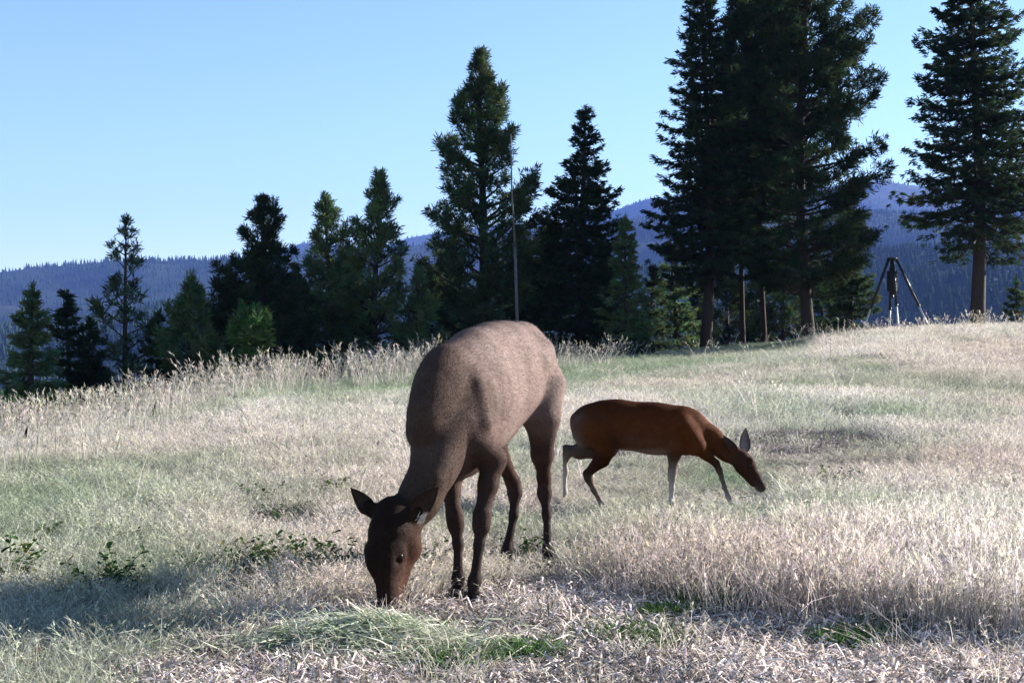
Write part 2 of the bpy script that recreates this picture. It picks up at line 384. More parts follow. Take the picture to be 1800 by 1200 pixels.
# loose hay heap at the elk's muzzle
def hay_heap():
    g = np.random.default_rng(9); c0 = P(622, 1100, 5.38); V, Q, H, o = [], [], [], 0
    for k in range(6400):
        ang = g.random()*6.283; rr = abs(g.normal())*.5; rx, ry = rr*math.cos(ang)*.70+.08, rr*math.sin(ang)*.42
        hh = .085*math.exp(-(rx/.34)**2-(ry/.22)**2)
        c = np.array([c0[0]+rx, c0[1]+ry, 0]); c[2] = float(ground_z(c[0], c[1]))+hh*g.random()**.6+.008
        az = g.normal()*.75+.25+(math.pi if g.random() < .5 else 0); up_ = g.random() < .07; d = unit([math.cos(az), math.sin(az), .75+.3*g.normal() if up_ else g.normal()*.18]); L = .08+.26*g.random()**1.5
        s = unit(np.cross(d, [0,0,1])+g.normal(size=3)*.4)*(.0014+.0022*g.random()); up = np.array([0,0,1])*L*abs(g.normal())*.10; sw = np.cross(d,[0,0,1])*L*g.normal()*.12
        gr = g.random(); hue = (np.array([.50,.52,.38]) if gr < .6 else np.array([.30,.36,.20]) if gr < .82 else np.array([.66,.62,.5]))*(.6+.6*g.random())
        for u in (-.5,-.17,.17,.5):
            p = c+d*L*u+(up+sw)*(1-4*u*u); p[2] = max(p[2], c[2]-.02 if not up_ else .005); V += [p-s*(1.3-abs(u)*1.6), p+s*(1.3-abs(u)*1.6)]; H += [hue, hue]
        Q += [[o+2*q,o+2*q+1,o+2*q+3,o+2*q+2] for q in range(3)]; o += 8
    return mesh('hay_heap', V, Q, False, {'hue': np.array(H)})
t = NT('hay'); a = t.add('ShaderNodeAttribute'); a.attribute_name = 'hue'
tag(obj('hay_heap', hay_heap(), t.leaf(a.outputs['Color'], .25)), 'loose heap of greenish hay under the muzzle of the elk', kind='stuff')

# short bright green patches in the straw
n = 420; cs = [(1110,1125,70,14),(1255,1068,55,12),(1180,1085,30,8),(1500,1128,50,10),(820,1165,40,10),(1560,1100,30,8),(930,1150,40,8)]
xx, yy = [], []
for (cx, cyy, wx, wy) in cs:
    m = int(wx*3.4); py = cyy+rng.normal(size=m)*wy*.6; dd = CZ*F/(py-600); xx.append((cx-900+rng.normal(size=m)*wx*.55)/F*dd); yy.append(dd)
x, y = np.concatenate(xx), np.concatenate(yy); n = len(x)
T3 = [blades(40, .06, .03, .085, .003, .8, 600+k, 0) for k in range(3)]
col = np.array([.085,.15,.05])*(.7+.7*rng.random(n))[:,None]; s = .8+.5*rng.random(n)
scatter('green_sprouts', np.stack([x,y,ground_z(x,y)],-1), np.stack([0*x,0*x,rng.random(n)*6.28],-1), np.stack([s,s,s],-1), rng.integers(0,3,n), col, T3, 'low green sprouts growing through the straw', GM)

# ------------------------------------------------------------------ animals: one continuous body each, from blended muscle volumes
class Flesh:
    def __init__(s): s.p = []
    def add(s, a, b, ra, rb, col, k=.05, side=None, q=1.0, cut=False):
        s.p.append((np.asarray(a,float), np.asarray(b,float), ra, rb, np.asarray(col,float), k, None if side is None else unit(side), q, cut))
    def dist(s, prim, X, Y, Z):
        a, b, ra, rb, _, _, sd, q, _ = prim
        x, y, z = X-a[0], Y-a[1], Z-a[2]; ba = b-a
        if sd is not None:
            f = (x*sd[0]+y*sd[1]+z*sd[2])*(1/q-1); x, y, z = x+f*sd[0], y+f*sd[1], z+f*sd[2]
            ba = ba+sd*np.dot(ba, sd)*(1/q-1)
        L = float(ba@ba)
        if L < 1e-9: return (np.sqrt(x*x+y*y+z*z)-ra)*min(1, q)
        t = np.clip((x*ba[0]+y*ba[1]+z*ba[2])/L, 0, 1)
        return (np.sqrt((x-t*ba[0])**2+(y-t*ba[1])**2+(z-t*ba[2])**2)-(ra+(rb-ra)*t))*min(1, q)
    def build(s, lo, hi, h):
        lo, hi = np.asarray(lo,float), np.asarray(hi,float); n = np.ceil((hi-lo)/h).astype(int)+1
        S = np.ones(tuple(n), np.float32)
        ax = [lo[i]+h*np.arange(n[i]) for i in range(3)]
        for prim in s.p:
            a, b, ra, rb, _, k, sd, q, cut = prim; m = max(ra, rb)*max(1, q)+k+.03
            i0 = np.clip(np.floor((np.minimum(a,b)-m-lo)/h).astype(int), 0, n-1); i1 = np.clip(np.ceil((np.maximum(a,b)+m-lo)/h).astype(int)+1, 1, n)
            sl = tuple(slice(i0[i], i1[i]) for i in range(3))
            X = ax[0][sl[0]][:,None,None]; Y = ax[1][sl[1]][None,:,None]; Z = ax[2][sl[2]][None,None,:]
            d = s.dist(prim, X, Y, Z).astype(np.float32); o = S[sl]
            if cut:
                d = -d; hh = np.maximum(k-np.abs(o-d), 0)/k; S[sl] = np.maximum(o, d)+hh*hh*k*.25
            else:
                hh = np.maximum(k-np.abs(o-d), 0)/k; S[sl] = np.minimum(o, d)-hh*hh*k*.25
        # surface nets
        I = S < 0; nc = tuple(n-1); cor = [(a,b,c) for a in (0,1) for b in (0,1) for c in (0,1)]
        cnt = np.zeros(nc, np.int8)
        for a, b, c in cor: cnt += I[a:a+nc[0], b:b+nc[1], c:c+nc[2]]
        act = (cnt > 0) & (cnt < 8); ii = np.argwhere(act)
        val = np.stack([S[ii[:,0]+a, ii[:,1]+b, ii[:,2]+c] for a,b,c in cor], 1); C = np.array(cor, float)
        acc = np.zeros((len(ii),3)); num = np.zeros(len(ii))
        for e in range(8):
            for f in range(e+1, 8):
                if np.abs(C[e]-C[f]).sum() == 1:
                    m = (val[:,e] < 0) != (val[:,f] < 0); t = np.where(m, val[:,e]/(val[:,e]-val[:,f]+1e-12), 0)
                    acc += np.where(m[:,None], C[e]+t[:,None]*(C[f]-C[e]), 0); num += m
        V = lo+h*(ii+acc/num[:,None])
        G = np.full(nc, -1, np.int32); G[act] = np.arange(len(ii)); Fs = []
        for axn in range(3):
            u, v = [(1,2),(2,0),(0,1)][axn]
            A = np.moveaxis(I, (axn,u,v), (0,1,2)); Gm = np.moveaxis(G, (axn,u,v), (0,1,2))
            m = A[:-1,1:-1,1:-1] != A[1:,1:-1,1:-1]; jj = np.argwhere(m); i, j, k = jj.T; j, k = j+1, k+1
            Qd = np.stack([Gm[i,j-1,k-1], Gm[i,j,k-1], Gm[i,j,k], Gm[i,j-1,k]], 1); fl = A[i,j,k]
            Qd = np.where(fl[:,None], Qd, Qd[:,::-1]); Fs.append(Qd)
        Fc = np.vstack(Fs); Fc = Fc[(Fc >= 0).all(1)]
        w = np.zeros(len(V)); col = np.zeros((len(V),3))
        for prim in s.p:
            if prim[8]: continue
            g = np.exp(-np.clip(s.dist(prim, V[:,0], V[:,1], V[:,2]), -.05, 1)/.022); w += g; col += g[:,None]*prim[4]
        return V, Fc, col/w[:,None]
def coat(name, fine=230, streak=.35, ang=0.0):
    t = NT(name); a = t.add('ShaderNodeAttribute'); a.attribute_name = 'coat'
    tc = t.add('ShaderNodeTexCoord'); mp = t.add('ShaderNodeMapping'); mp.vector_type = 'TEXTURE'; mp.inputs['Rotation'].default_value = (0, R(-25), ang); mp.inputs['Scale'].default_value = (4.5, 1, 1.3)
    t.l.new(tc.outputs['Object'], mp.inputs[0]); n1 = t.noise(fine, 3, .7, vec=mp.outputs[0]); n2 = t.noise(9, 5, .65); n3 = t.noise(60, 4, .7)
    c = t.mix('MULTIPLY', streak*.9, a.outputs['Color'], t.ramp(n1.outputs[0], [(.3,(.45,.42,.4)), (.62,(1.3,1.3,1.3))]))
    c = t.mix('MULTIPLY', .6, c, t.ramp(n2.outputs[0], [(.3,(.55,.50,.47)), (.7,(1.3,1.3,1.3))]))
    c = t.mix('MULTIPLY', .4, c, t.ramp(n3.outputs[0], [(.35,(.6,.57,.55)), (.65,(1.2,1.2,1.2))]))
    t.bump(t.math('ADD', n1.outputs[0], t.math('MULTIPLY', n3.outputs[0], 1.2)), .5, .006)
    m = t.set(c, .7, .03)
    return m
def plain(name, col, rough=.6, spec=.3):
    t = NT(name); n = t.noise(90, 4, .6); return t.set(t.mix('MULTIPLY', .6, col, t.ramp(n.outputs[0], [(.3,(.6,.6,.6)), (.7,(1.2,1.2,1.2))])), rough, spec)
def ear_mesh(base, tip, width, face, cup=.35, thick=.012, colb=(.06,.04,.03), colf=(.2,.16,.14)):
    base, tip = np.asarray(base,float), np.asarray(tip,float); ax = tip-base; L = np.linalg.norm(ax); ax /= L
    n = np.asarray(face,float); n = unit(n-ax*(n@ax)); s = np.cross(ax, n); nu, nv = 12, 9; F1, B1 = [], []
    for i in range(nu):
        u = i/(nu-1); w = width*.5*(math.sin(math.pi*min(.04+.96*(u**.62), .995)))**.8*(1.0 if u > .25 else .72+1.1*u)
        for j in range(nv):
            v = -1+2*j/(nv-1); p = base+ax*L*u+s*w*v+n*(cup*w*(v*v-.5))+n*(-.012*math.sin(u*3.14))
            F1.append(p); B1.append(p-n*thick*(1-.85*v*v)*(1-.5*u))
    V = np.array(F1+B1); N = nu*nv; Q = []
    for i in range(nu-1):
        for j in range(nv-1):
            a = i*nv+j; Q += [[a,a+1,a+nv+1,a+nv],[N+a,N+a+nv,N+a+nv+1,N+a+1]]
        a = i*nv; Q += [[a,a+nv,N+a+nv,N+a]]; a = i*nv+nv-1; Q += [[a,N+a,N+a+nv,a+nv]]
    for j in range(nv-1):
        Q += [[j,N+j,N+j+1,j+1]]; a = (nu-1)*nv+j; Q += [[a,a+1,N+a+1,N+a]]
    v = np.tile(np.linspace(-1,1,nv), nu); mid = np.clip(1-np.abs(v)**3, 0, 1)[:,None]
    cf = np.array(colb)*(1-mid)+np.array(colf)*mid; return mesh('ear', V, Q, True, {'coat': np.vstack([cf, np.tile(colb, (N,1))])})
def ball(c, r, sx=1, sy=1, sz=1, nu=14, nv=10):
    th, ph = np.meshgrid(np.linspace(0, np.pi, nv), np.linspace(0, 2*np.pi, nu, endpoint=False), indexing='ij')
    V = np.stack([sx*np.sin(th)*np.cos(ph), sy*np.sin(th)*np.sin(ph), sz*np.cos(th)], -1).reshape(-1,3)*r+np.asarray(c)
    i, j = np.meshgrid(np.arange(nv-1), np.arange(nu), indexing='ij'); a = i*nu+j; b = i*nu+(j+1)%nu
    return V, np.stack([a, a+nu, b+nu, b], -1).reshape(-1,4)
def hoof_mesh(top, fwd, h, L, w):
    """cloven hoof: two pointed toes"""
    top = np.asarray(top,float); f = unit([fwd[0],fwd[1],0]); s = np.array([f[1],-f[0],0]); parts = []
    for sg in (-1, 1):
        c = top+s*sg*w*.27; V = []
        for zz, l0, l1, ww in ((0,-.32,.34,.23),(-.45,-.42,.60,.25),(-1,-.45,.95,.26)):
            for (lx, wy) in ((l0,-.8),(l0,.8),(l1*.55,1),(l1,.15),(l1,-.15),(l1*.55,-1)):
                V.append(c+f*L*lx*.62+s*w*ww*wy+np.array([0,0,h*zz]))
        Q = [[a*6+k, a*6+(k+1)%6, (a+1)*6+(k+1)%6, (a+1)*6+k] for a in (0,1) for k in range(6)]
        Q += [[0,1,2,3],[0,3,4,5],[12,15,14,13],[12,17,16,15]]
        parts.append((np.array(V), np.array(Q)))
    return join(parts)

# ---- the elk, grazing towards the camera
H0 = np.array([.03, 7.35]); AX = unit([-.36,-.933]); SD = np.array([-AX[1], AX[0]]); SD3 = np.array([SD[0], SD[1], 0]); AX3 = np.array([AX[0], AX[1], 0])
def E(t, lat, z): p = H0+AX*t+SD*lat; return np.array([p[0], p[1], z])
FL_, NK, HD, CK, LG, LL, BL = (.185,.135,.118), (.052,.035,.028), (.017,.010,.008), (.056,.026,.017), (.052,.031,.025), (.030,.020,.018), (.10,.064,.052)
SH, DK = (.115,.080,.069), (.042,.029,.025)
b = Flesh(); A = b.add
# trunk
A(E(-.02,0,1.085), E(.25,0,1.06), .262, .272, FL_, .08, SD3, .76)
A(E(.25,0,1.055), E(.60,0,.985), .272, .300, FL_, .08, SD3, .71)
A(E(.60,0,.985), E(.95,0,.905), .305, .285, FL_, .08, SD3, .51)
A(E(.95,0,.905), E(1.10,0,.86), .270, .19, SH, .08, SD3, .50)
A(E(-.20,0,1.04), E(-.02,0,1.06), .17, .23, FL_, .08, SD3, .82)              # buttocks
A(E(-.10,0,1.27), E(.42,0,1.235), .07, .085, FL_, .07)                      # croup and loin ridge
A(E(.42,0,1.235), E(.98,0,1.125), .08, .07, FL_, .07)                       # back to withers
A(E(.35,0,.83), E(.75,0,.755), .10, .13, BL, .08, SD3, 1.1)                 # belly
A(E(.80,0,.70), E(1.08,0,.70), .12, .11, LG, .08)                           # brisket
for sg in (1, -1):
    A(E(.02,.15*sg,1.19), E(.10,.16*sg,1.14), .065, .06, FL_, .07)          # hip bone
    A(E(.93,.085*sg,1.07), E(1.03,(.118 if sg > 0 else .10)*sg,.86), .055, .075, SH, .05)       # shoulder blade
    A(E(.92,.125*sg,.80), E(.99,.125*sg,.90), .085, .075, SH, .04)             # triceps
# neck, lowering to the head
nk = [P(815,705,6.52), P(785,765,6.36), P(763,822,6.26), P(739,872,6.19), P(717,905,6.14)]
A(E(1.0,0,.99), nk[0], .18, .175, NK, .07, SD3, .66)
A(nk[0], nk[1], .170, .138, NK, .06, SD3, .76)
A(nk[1], nk[2], .138, .118, NK, .05, SD3, .75)
A(nk[2], nk[3], .118, .108, NK, .05, SD3, .80)
A(nk[3], nk[4], .108, .092, NK, .05, SD3, .84)
A(P(803,740,6.32), P(760,835,6.16), .055, .05, NK, .06)
# head: the face looks at the camera, a little to its right, muzzle in the hay
A(P(690,905,6.08), P(688,925,6.05), .088, .090, HD, .04)                    # poll and forehead
A(P(682,940,6.03), P(674,985,6.00), .090, .080, HD, .04)
A(P(675,970,5.985), P(680,1058,5.94), .062, .040, HD, .04)                  # bridge of the nose
A(P(706,930,6.12), P(712,962,6.11), .083, .078, CK, .04)                    # cheek and jaw angle
A(P(712,960,6.10), P(692,1066,6.00), .060, .028, CK, .035)                   # lower jaw
A(P(690,985,6.02), P(687,1050,5.97), .052, .040, CK, .03)
A(P(678,1066,5.95), P(682,1082,5.96), .043, .040, DK, .025)                # muzzle
A(P(688,1076,5.98), P(689,1090,5.98), .028, .024, DK, .02)                    # lip and chin
A(P(651,966,6.03), P(653,980,6.02), .028, .026, HD, .03)                    # brow
A(P(697,962,5.985), P(702,972,5.99), .028, .024, HD, .03)
A(P(700,985,5.955), P(701,987,5.955), .012, .012, HD, .018, cut=True)       # hollow in front of the eye
A(P(668,1078,5.912), P(670,1082,5.912), .012, .009, DK, .012, cut=True)     # nostrils
A(P(687,1078,5.918), P(688,1082,5.918), .012, .009, DK, .012, cut=True)
A(P(654,896,6.11), P(648,890,6.12), .036, .03, HD, .03)                     # ear roots
A(P(725,904,6.07), P(734,898,6.05), .036, .03, HD, .03)
# forelegs
def leg(pts, rads, cols, k=.035, side=None, q=1.0):
    for i in range(len(pts)-1): A(pts[i], pts[i+1], rads[i], rads[i+1], cols[i], k, side, q)
fl = [E(.99,.12,.80), P(866,806,6.47), P(858,852,6.42), P(847,905,6.36), P(846,924,6.35), P(842,958,6.33), P(834,1022,6.28), P(831,1045,6.26)]
leg(fl, [.095,.064,.045,.036,.035,.021,.026,.025], [LG,LG,LG,LG,LL,LL,LL,LL])
A(fl[3]+[0,-.012,0], fl[4]+[0,-.012,0], .034, .034, LL, .02)
fr = [E(.99,-.11,.80), P(790,830,6.62), P(792,862,6.58), P(799,905,6.52), P(801,922,6.51), P(805,955,6.50), P(805,1018,6.47), P(804,1038,6.46)]
leg(fr, [.095,.064,.044,.036,.034,.021,.026,.024], [LG,LG,LG,LG,LL,LL,LL,LL])
# hind legs: stifle forward, hock back
hl = [E(-.03,.13,1.0), E(.05,.165,.83), P(953,800,7.32), P(956,838,7.46), P(957,866,7.47), P(961,905,7.42), P(963,968,7.32), P(966,990,7.29)]
leg(hl, [.140,.095,.056,.034,.035,.0195,.026,.025], [FL_,LG,LG,LG,LL,LL,LL,LL], .038)
A(P(961,845,7.53), P(959,868,7.50), .028, .030, LL, .02)                    # point of the hock
A(E(-.20,.12,1.0), E(-.13,.15,.78), .085, .045, SH, .05)
hr = [E(-.02,-.13,1.0), E(.09,-.15,.80), E(.02,-.13,.66), P(901,845,7.52), P(905,866,7.53), P(903,905,7.48), P(891,968,7.40), P(886,990,7.37)]
leg(hr, [.140,.100,.062,.036,.035,.0205,.026,.024], [FL_,LG,LG,LG,LL,LL,LL,LL], .038)
A(P(909,850,7.57), P(909,868,7.56), .026, .028, LL, .02)
A(E(-.20,-.12,.98), E(-.13,-.14,.72), .085, .055, SH, .06)
# tail, folds of skin
A(E(-.36,.03,1.10), E(-.39,.03,.97), .032, .018, (.10,.06,.045), .03)
A(E(.20,.235,.86), E(.25,.195,.75), .010, .014, LG, .06, cut=True)            # fold of the flank
A(E(.84,.218,.99), E(.79,.222,.80), .012, .014, FL_, .045, cut=True)          # groove behind the shoulder
A(E(.965,.155,1.04), E(.975,.19,.86), .036, .048, SH, .04)                 # ridge of the shoulder
for tt in (.37,.50,.63): A(E(tt+.05,.229-.02*abs(tt-.4),1.08), E(tt,.253-.04*max(0,tt-.45),.88), .006, .006, FL_, .036, cut=True)   # ribs
ELK = b.build([-.95,5.80,-.02], [.46,7.92,1.46], .0085)
el = empty('elk', (H0[0], H0[1]-.5, 0), 'grey-brown elk cow with head down grazing on hay', 'elk')
ORG = np.array(el.location)
EC = coat('elk_coat', 200, .45, math.atan2(AX[1], AX[0]))
def tint_elk(V, c):                                # darker ridge of the back, freckled shoulder; paler lower flank
    rel = V[:,:2]-H0; t_ = rel@AX; lat = rel@SD
    ridge = np.exp(-(lat/.07)**2)*sstep(1.12,1.22,V[:,2])*sstep(-.2,.3,t_)
    c = c*(1-.45*ridge)[:,None]
    s = sstep(.80,1.10,t_+.35*fbm(V[:,0]*9,V[:,2]*9,91,3)-.15)*sstep(.62,.8,V[:,2])
    c = c*(1-s[:,None])+s[:,None]*np.minimum(c, np.array([.064,.041,.033]))
    return c
def fur(V, Q, c, n, L, flow, seed, name, mat, parent):
    g = np.random.default_rng(seed); p = V[Q]; a = np.linalg.norm(np.cross(p[:,1]-p[:,0], p[:,2]-p[:,0]), axis=1)+np.linalg.norm(np.cross(p[:,2]-p[:,0], p[:,3]-p[:,0]), axis=1)
    f = g.choice(len(Q), n, p=a/a.sum()); w = g.dirichlet((1,1,1,1), n); o = (p[f]*w[...,None]).sum(1); cc = (c[Q][f]*w[...,None]).sum(1)
    nrm = units(np.cross(p[f][:,2]-p[f][:,0], p[f][:,3]-p[f][:,1])); fl = flow(o); fl = units(fl-nrm*(fl*nrm).sum(1,keepdims=True)); d = units(fl+nrm*.20+g.normal(size=(n,3))*.22)
    s = units(np.cross(d, nrm))*.0009; ln = L*(.5+g.random((n,1))); VV = np.stack([o-nrm*.002-s, o-nrm*.002+s, o+d*ln], 1).reshape(-1,3)
    hue = np.repeat(cc*(.78+.55*g.random((n,1))**1.3), 3, 0); return tag(obj(name, mesh(name, VV-ORG, np.arange(3*n).reshape(-1,3), False, {'hue': hue}), mat, parent), kind='stuff')
t = NT('fur'); a_ = t.add('ShaderNodeAttribute'); a_.attribute_name = 'hue'; FUR = t.leaf(a_.outputs['Color'], .1)
def flow_elk(o):
    rel = o[:,:2]-H0; t_ = rel@AX; nk_ = sstep(1.0, 1.12, t_)*sstep(.3,.5,o[:,2]); lg = sstep(.68,.55,o[:,2])*(1-nk_)
    base = -AX3+np.array([0,0,-.55]); up = -AX3*.6+np.array([0,0,.9]); dn = np.array([0,0,-1.0])
    return base*(1-nk_-lg*(1-nk_))[:,None]+up*nk_[:,None]+dn*(lg*(1-nk_))[:,None]
V, Q, c = ELK
fur(V, Q, tint_elk(V, c), 110000, .017, flow_elk, 31, 'fur', FUR, el)
obj('body', mesh('elk_body', V-ORG, Q, True, {'coat': tint_elk(V, c)}), EC, el)
EYE = plain('eye', (.006,.004,.004), .35, .2); HOOF = plain('hoof', (.02,.017,.016), .5, .3)
for base, tip, w, fc in ((P(656,903,6.12), P(616,857,6.13), .088, (-.3,-1,-.1)), (P(726,905,6.03), P(771,855,5.97), .095, (.1,-1,-.25))):
    m = ear_mesh(base, tip, w, fc, .5, .014, (.028,.019,.016), (.045,.032,.027)); m.transform(__import__('mathutils').Matrix.Translation(tuple(-ORG))); obj('ear', m, EC, el)
tuft = []
g = np.random.default_rng(4)
tv, tq, to = [], [], 0
for k in range(46):                                # pale hair at the root of the ear
    p = P(739+g.normal()*3, 916+g.normal()*4, 5.965); d = unit([.5+g.normal()*.16, -.12, .75+g.normal()*.16]); s_ = unit(np.cross(d, g.normal(size=3)))*.0022
    tv += [p-s_, p+s_, p+d*(.03+.02*g.random())]; tq.append([to,to+1,to+2]); to += 3
obj('ear_hair', mesh('ear_hair', np.array(tv)-ORG, tq), plain('pale_hair', (.55,.47,.42), .8, .1), el)
for c_, r in ((P(649,975,6.0), .019), (P(702,977,5.972), .0185)):
    V, Q = ball(c_-ORG, r); obj('eye', mesh('eye', V, Q, True), EYE, el)
for top in (fl[-1], fr[-1], hl[-1], hr[-1]):
    gz = float(ground_z(top[0], top[1])); hgt = top[2]-gz+.012; V, Q = hoof_mesh(top+[0,0,.012]-ORG, AX3, hgt, .088, .070); obj('hoof', mesh('hoof', V, Q), HOOF, el)

# ---- the white-tailed doe, walking to the right
b = Flesh(); A = b.add; DD = 9.75
RED, RD2, DN, WH, GR, HDd = (.084,.025,.0075), (.052,.0145,.005), (.032,.011,.005), (.42,.38,.35), (.075,.050,.042), (.042,.021,.014)
YS = (0,1,0)
def Q_(px, py, dy=0.0): 
    p = P(px, py, DD); p[1] += dy; return p
A(Q_(1042,744), Q_(1085,746), .150, .162, RED, .05, YS, .82)
A(Q_(1085,744), Q_(1150,753), .162, .172, RED, .05, YS, .82)
A(Q_(1150,753), Q_(1200,758), .172, .165, RED, .05, YS, .70)
A(Q_(1200,760), Q_(1225,774), .150, .105, RED, .05, YS, .72)
A(Q_(1060,722), Q_(1195,732), .048, .048, RD2, .09)
A(Q_(1100,768), Q_(1175,778), .085, .075, (.10,.06,.045), .05, YS, 1.2)              # pale belly
A(Q_(1024,742), Q_(1032,768), .078, .085, GR, .05, YS, 1.25)                       # buttocks
A(Q_(1011,736), Q_(1014,766), .028, .022, GR, .03, YS, 1.3)                      # tail, held down
A(Q_(1014,742), Q_(1018,775), .016, .013, (.30,.25,.22), .02, YS, 1.5)
A(Q_(1215,752), Q_(1248,772), .118, .088, RED, .05, YS, .68)                     # neck
A(Q_(1248,772), Q_(1278,793), .088, .066, RED, .04, YS, .70)
A(Q_(1278,793), Q_(1300,806), .066, .060, HDd, .04, YS, .75)
A(Q_(1303,807), Q_(1312,816), .068, .066, HDd, .03, YS, .80)                       # head
A(Q_(1310,817), Q_(1326,838), .062, .044, HDd, .03, YS, .78)
A(Q_(1326,838), Q_(1338,853), .042, .032, HDd, .025, YS, .85)
A(Q_(1303,822), Q_(1324,848), .036, .024, DN, .03, YS, .9)                       # jaw
A(Q_(1339,855), Q_(1341,858), .027, .022, (.02,.014,.013), .015)                 # nose
A(Q_(1331,857), Q_(1337,862), .015, .013, (.22,.17,.15), .015)                    # chin
A(Q_(1318,808,-.045), Q_(1315,812,-.045), .018, .018, HDd, .02)                   # brow
A(Q_(1195,745,-.09), Q_(1222,782,-.09), .075, .070, RED, .05)                    # shoulder
A(Q_(1195,745,.09), Q_(1222,782,.09), .075, .070, RED, .05)
# legs (near side = the doe's right)
leg([Q_(1215,776,-.07), Q_(1238,797,-.08), Q_(1255,812,-.09), Q_(1261,824,-.09), Q_(1270,853,-.09), Q_(1277,872,-.09), Q_(1280,882,-.09)], [.065,.040,.026,.021,.0145,.017,.014], [RED,DN,DN,(.12,.085,.07),(.22,.18,.16),WH,WH], .018)
leg([Q_(1195,775,.06), Q_(1187,800,.07), Q_(1184,830,.07), Q_(1183,842,.07), Q_(1183,860,.07), Q_(1182,884,.07), Q_(1182,890,.07)], [.075,.046,.029,.025,.017,.019,.016], [DN,(.13,.09,.075),(.24,.20,.18),WH,WH,WH,WH], .03)
leg([Q_(1046,752,-.08), Q_(1066,782,-.10), Q_(1056,805,-.10), Q_(1031,830,-.10), Q_(1033,839,-.10), Q_(1043,859,-.10), Q_(1057,884,-.10), Q_(1062,891,-.10)], [.120,.080,.056,.027,.025,.017,.018,.015], [RED,DN,DN,DN,(.15,.10,.08),(.13,.09,.075),(.13,.09,.075),(.1,.07,.06)], .028)
leg([Q_(1040,752,.08), Q_(1042,788,.09), Q_(1020,795,.09), Q_(996,792,.09), Q_(993,803,.09), Q_(994,830,.09), Q_(992,866,.09), Q_(983,887,.09)], [.120,.075,.050,.030,.028,.018,.020,.016], [GR,GR,GR,GR,(.3,.24,.2),WH,(.4,.34,.3),(.2,.15,.12)], .04)
A(Q_(1029,829,-.10), Q_(1033,838,-.10), .017, .018, DN, .015); A(Q_(989,792,.09), Q_(991,800,.09), .017, .017, GR, .015)
A(Q_(1078,790,-.16), Q_(1084,782,-.15), .014, .014, RED, .04, cut=True)
DOE = b.build([.38,9.45,-.03], [1.95,10.08,.90], .0070)
de = empty('deer', tuple(P(1130,895,DD)*[1,1,0]), 'small reddish-brown doe stepping through the grass', 'deer'); ORG = np.array(de.location)
DC = coat('deer_coat', 300, .3)
V, Q, c = DOE
und = sstep(.475,.435,V[:,2])*sstep(.72,.84,V[:,0])*sstep(1.19,1.10,V[:,0])       # white underside
c = c*(1-.4*und[:,None])+np.array([.26,.21,.18])*.4*und[:,None]
top = sstep(.66,.79,V[:,2])*sstep(1.45,1.2,V[:,0]); c = c*(1-.35*top)[:,None]
fur(V, Q, c, 45000, .014, lambda o: np.array([-1,0,-.5])*sstep(.40,.48,o[:,2])[:,None]+np.array([0,0,-1.])*sstep(.48,.40,o[:,2])[:,None], 32, 'fur', FUR, de)
obj('body', mesh('deer_body', V-ORG, Q, True, {'coat': c}), DC, de)
Tm = __import__('mathutils').Matrix.Translation(tuple(-ORG))
m = ear_mesh(Q_(1294,797,-.04), Q_(1268,763,-.10), .075, (.2,-1,.2), .5, .010, (.03,.018,.013), (.05,.035,.03)); m.transform(Tm); obj('ear', m, DC, de)
m = ear_mesh(Q_(1310,797,.03), Q_(1313,752,.05), .098, (.35,-.93,0), .45, .010, (.025,.016,.012), (.22,.18,.18)); m.transform(Tm); obj('ear', m, DC, de)
for dy in (-.053, .053):
    V, Q = ball(Q_(1314,817,dy)-ORG, .0135); obj('eye', mesh('eye', V, Q, True), EYE, de)
for p in (Q_(1281,884,-.09), Q_(1182,893,.07), Q_(1066,893,-.10), Q_(982,889,.09)):
    gz = float(ground_z(p[0], p[1])); hgt = max(p[2]+.015-gz, .03) if p[2] < .06 else .045
    V, Q = hoof_mesh(np.array([p[0],p[1],gz+hgt])-ORG, (1,0), hgt, .062, .045); obj('hoof', mesh('hoof', V, Q), HOOF, de)
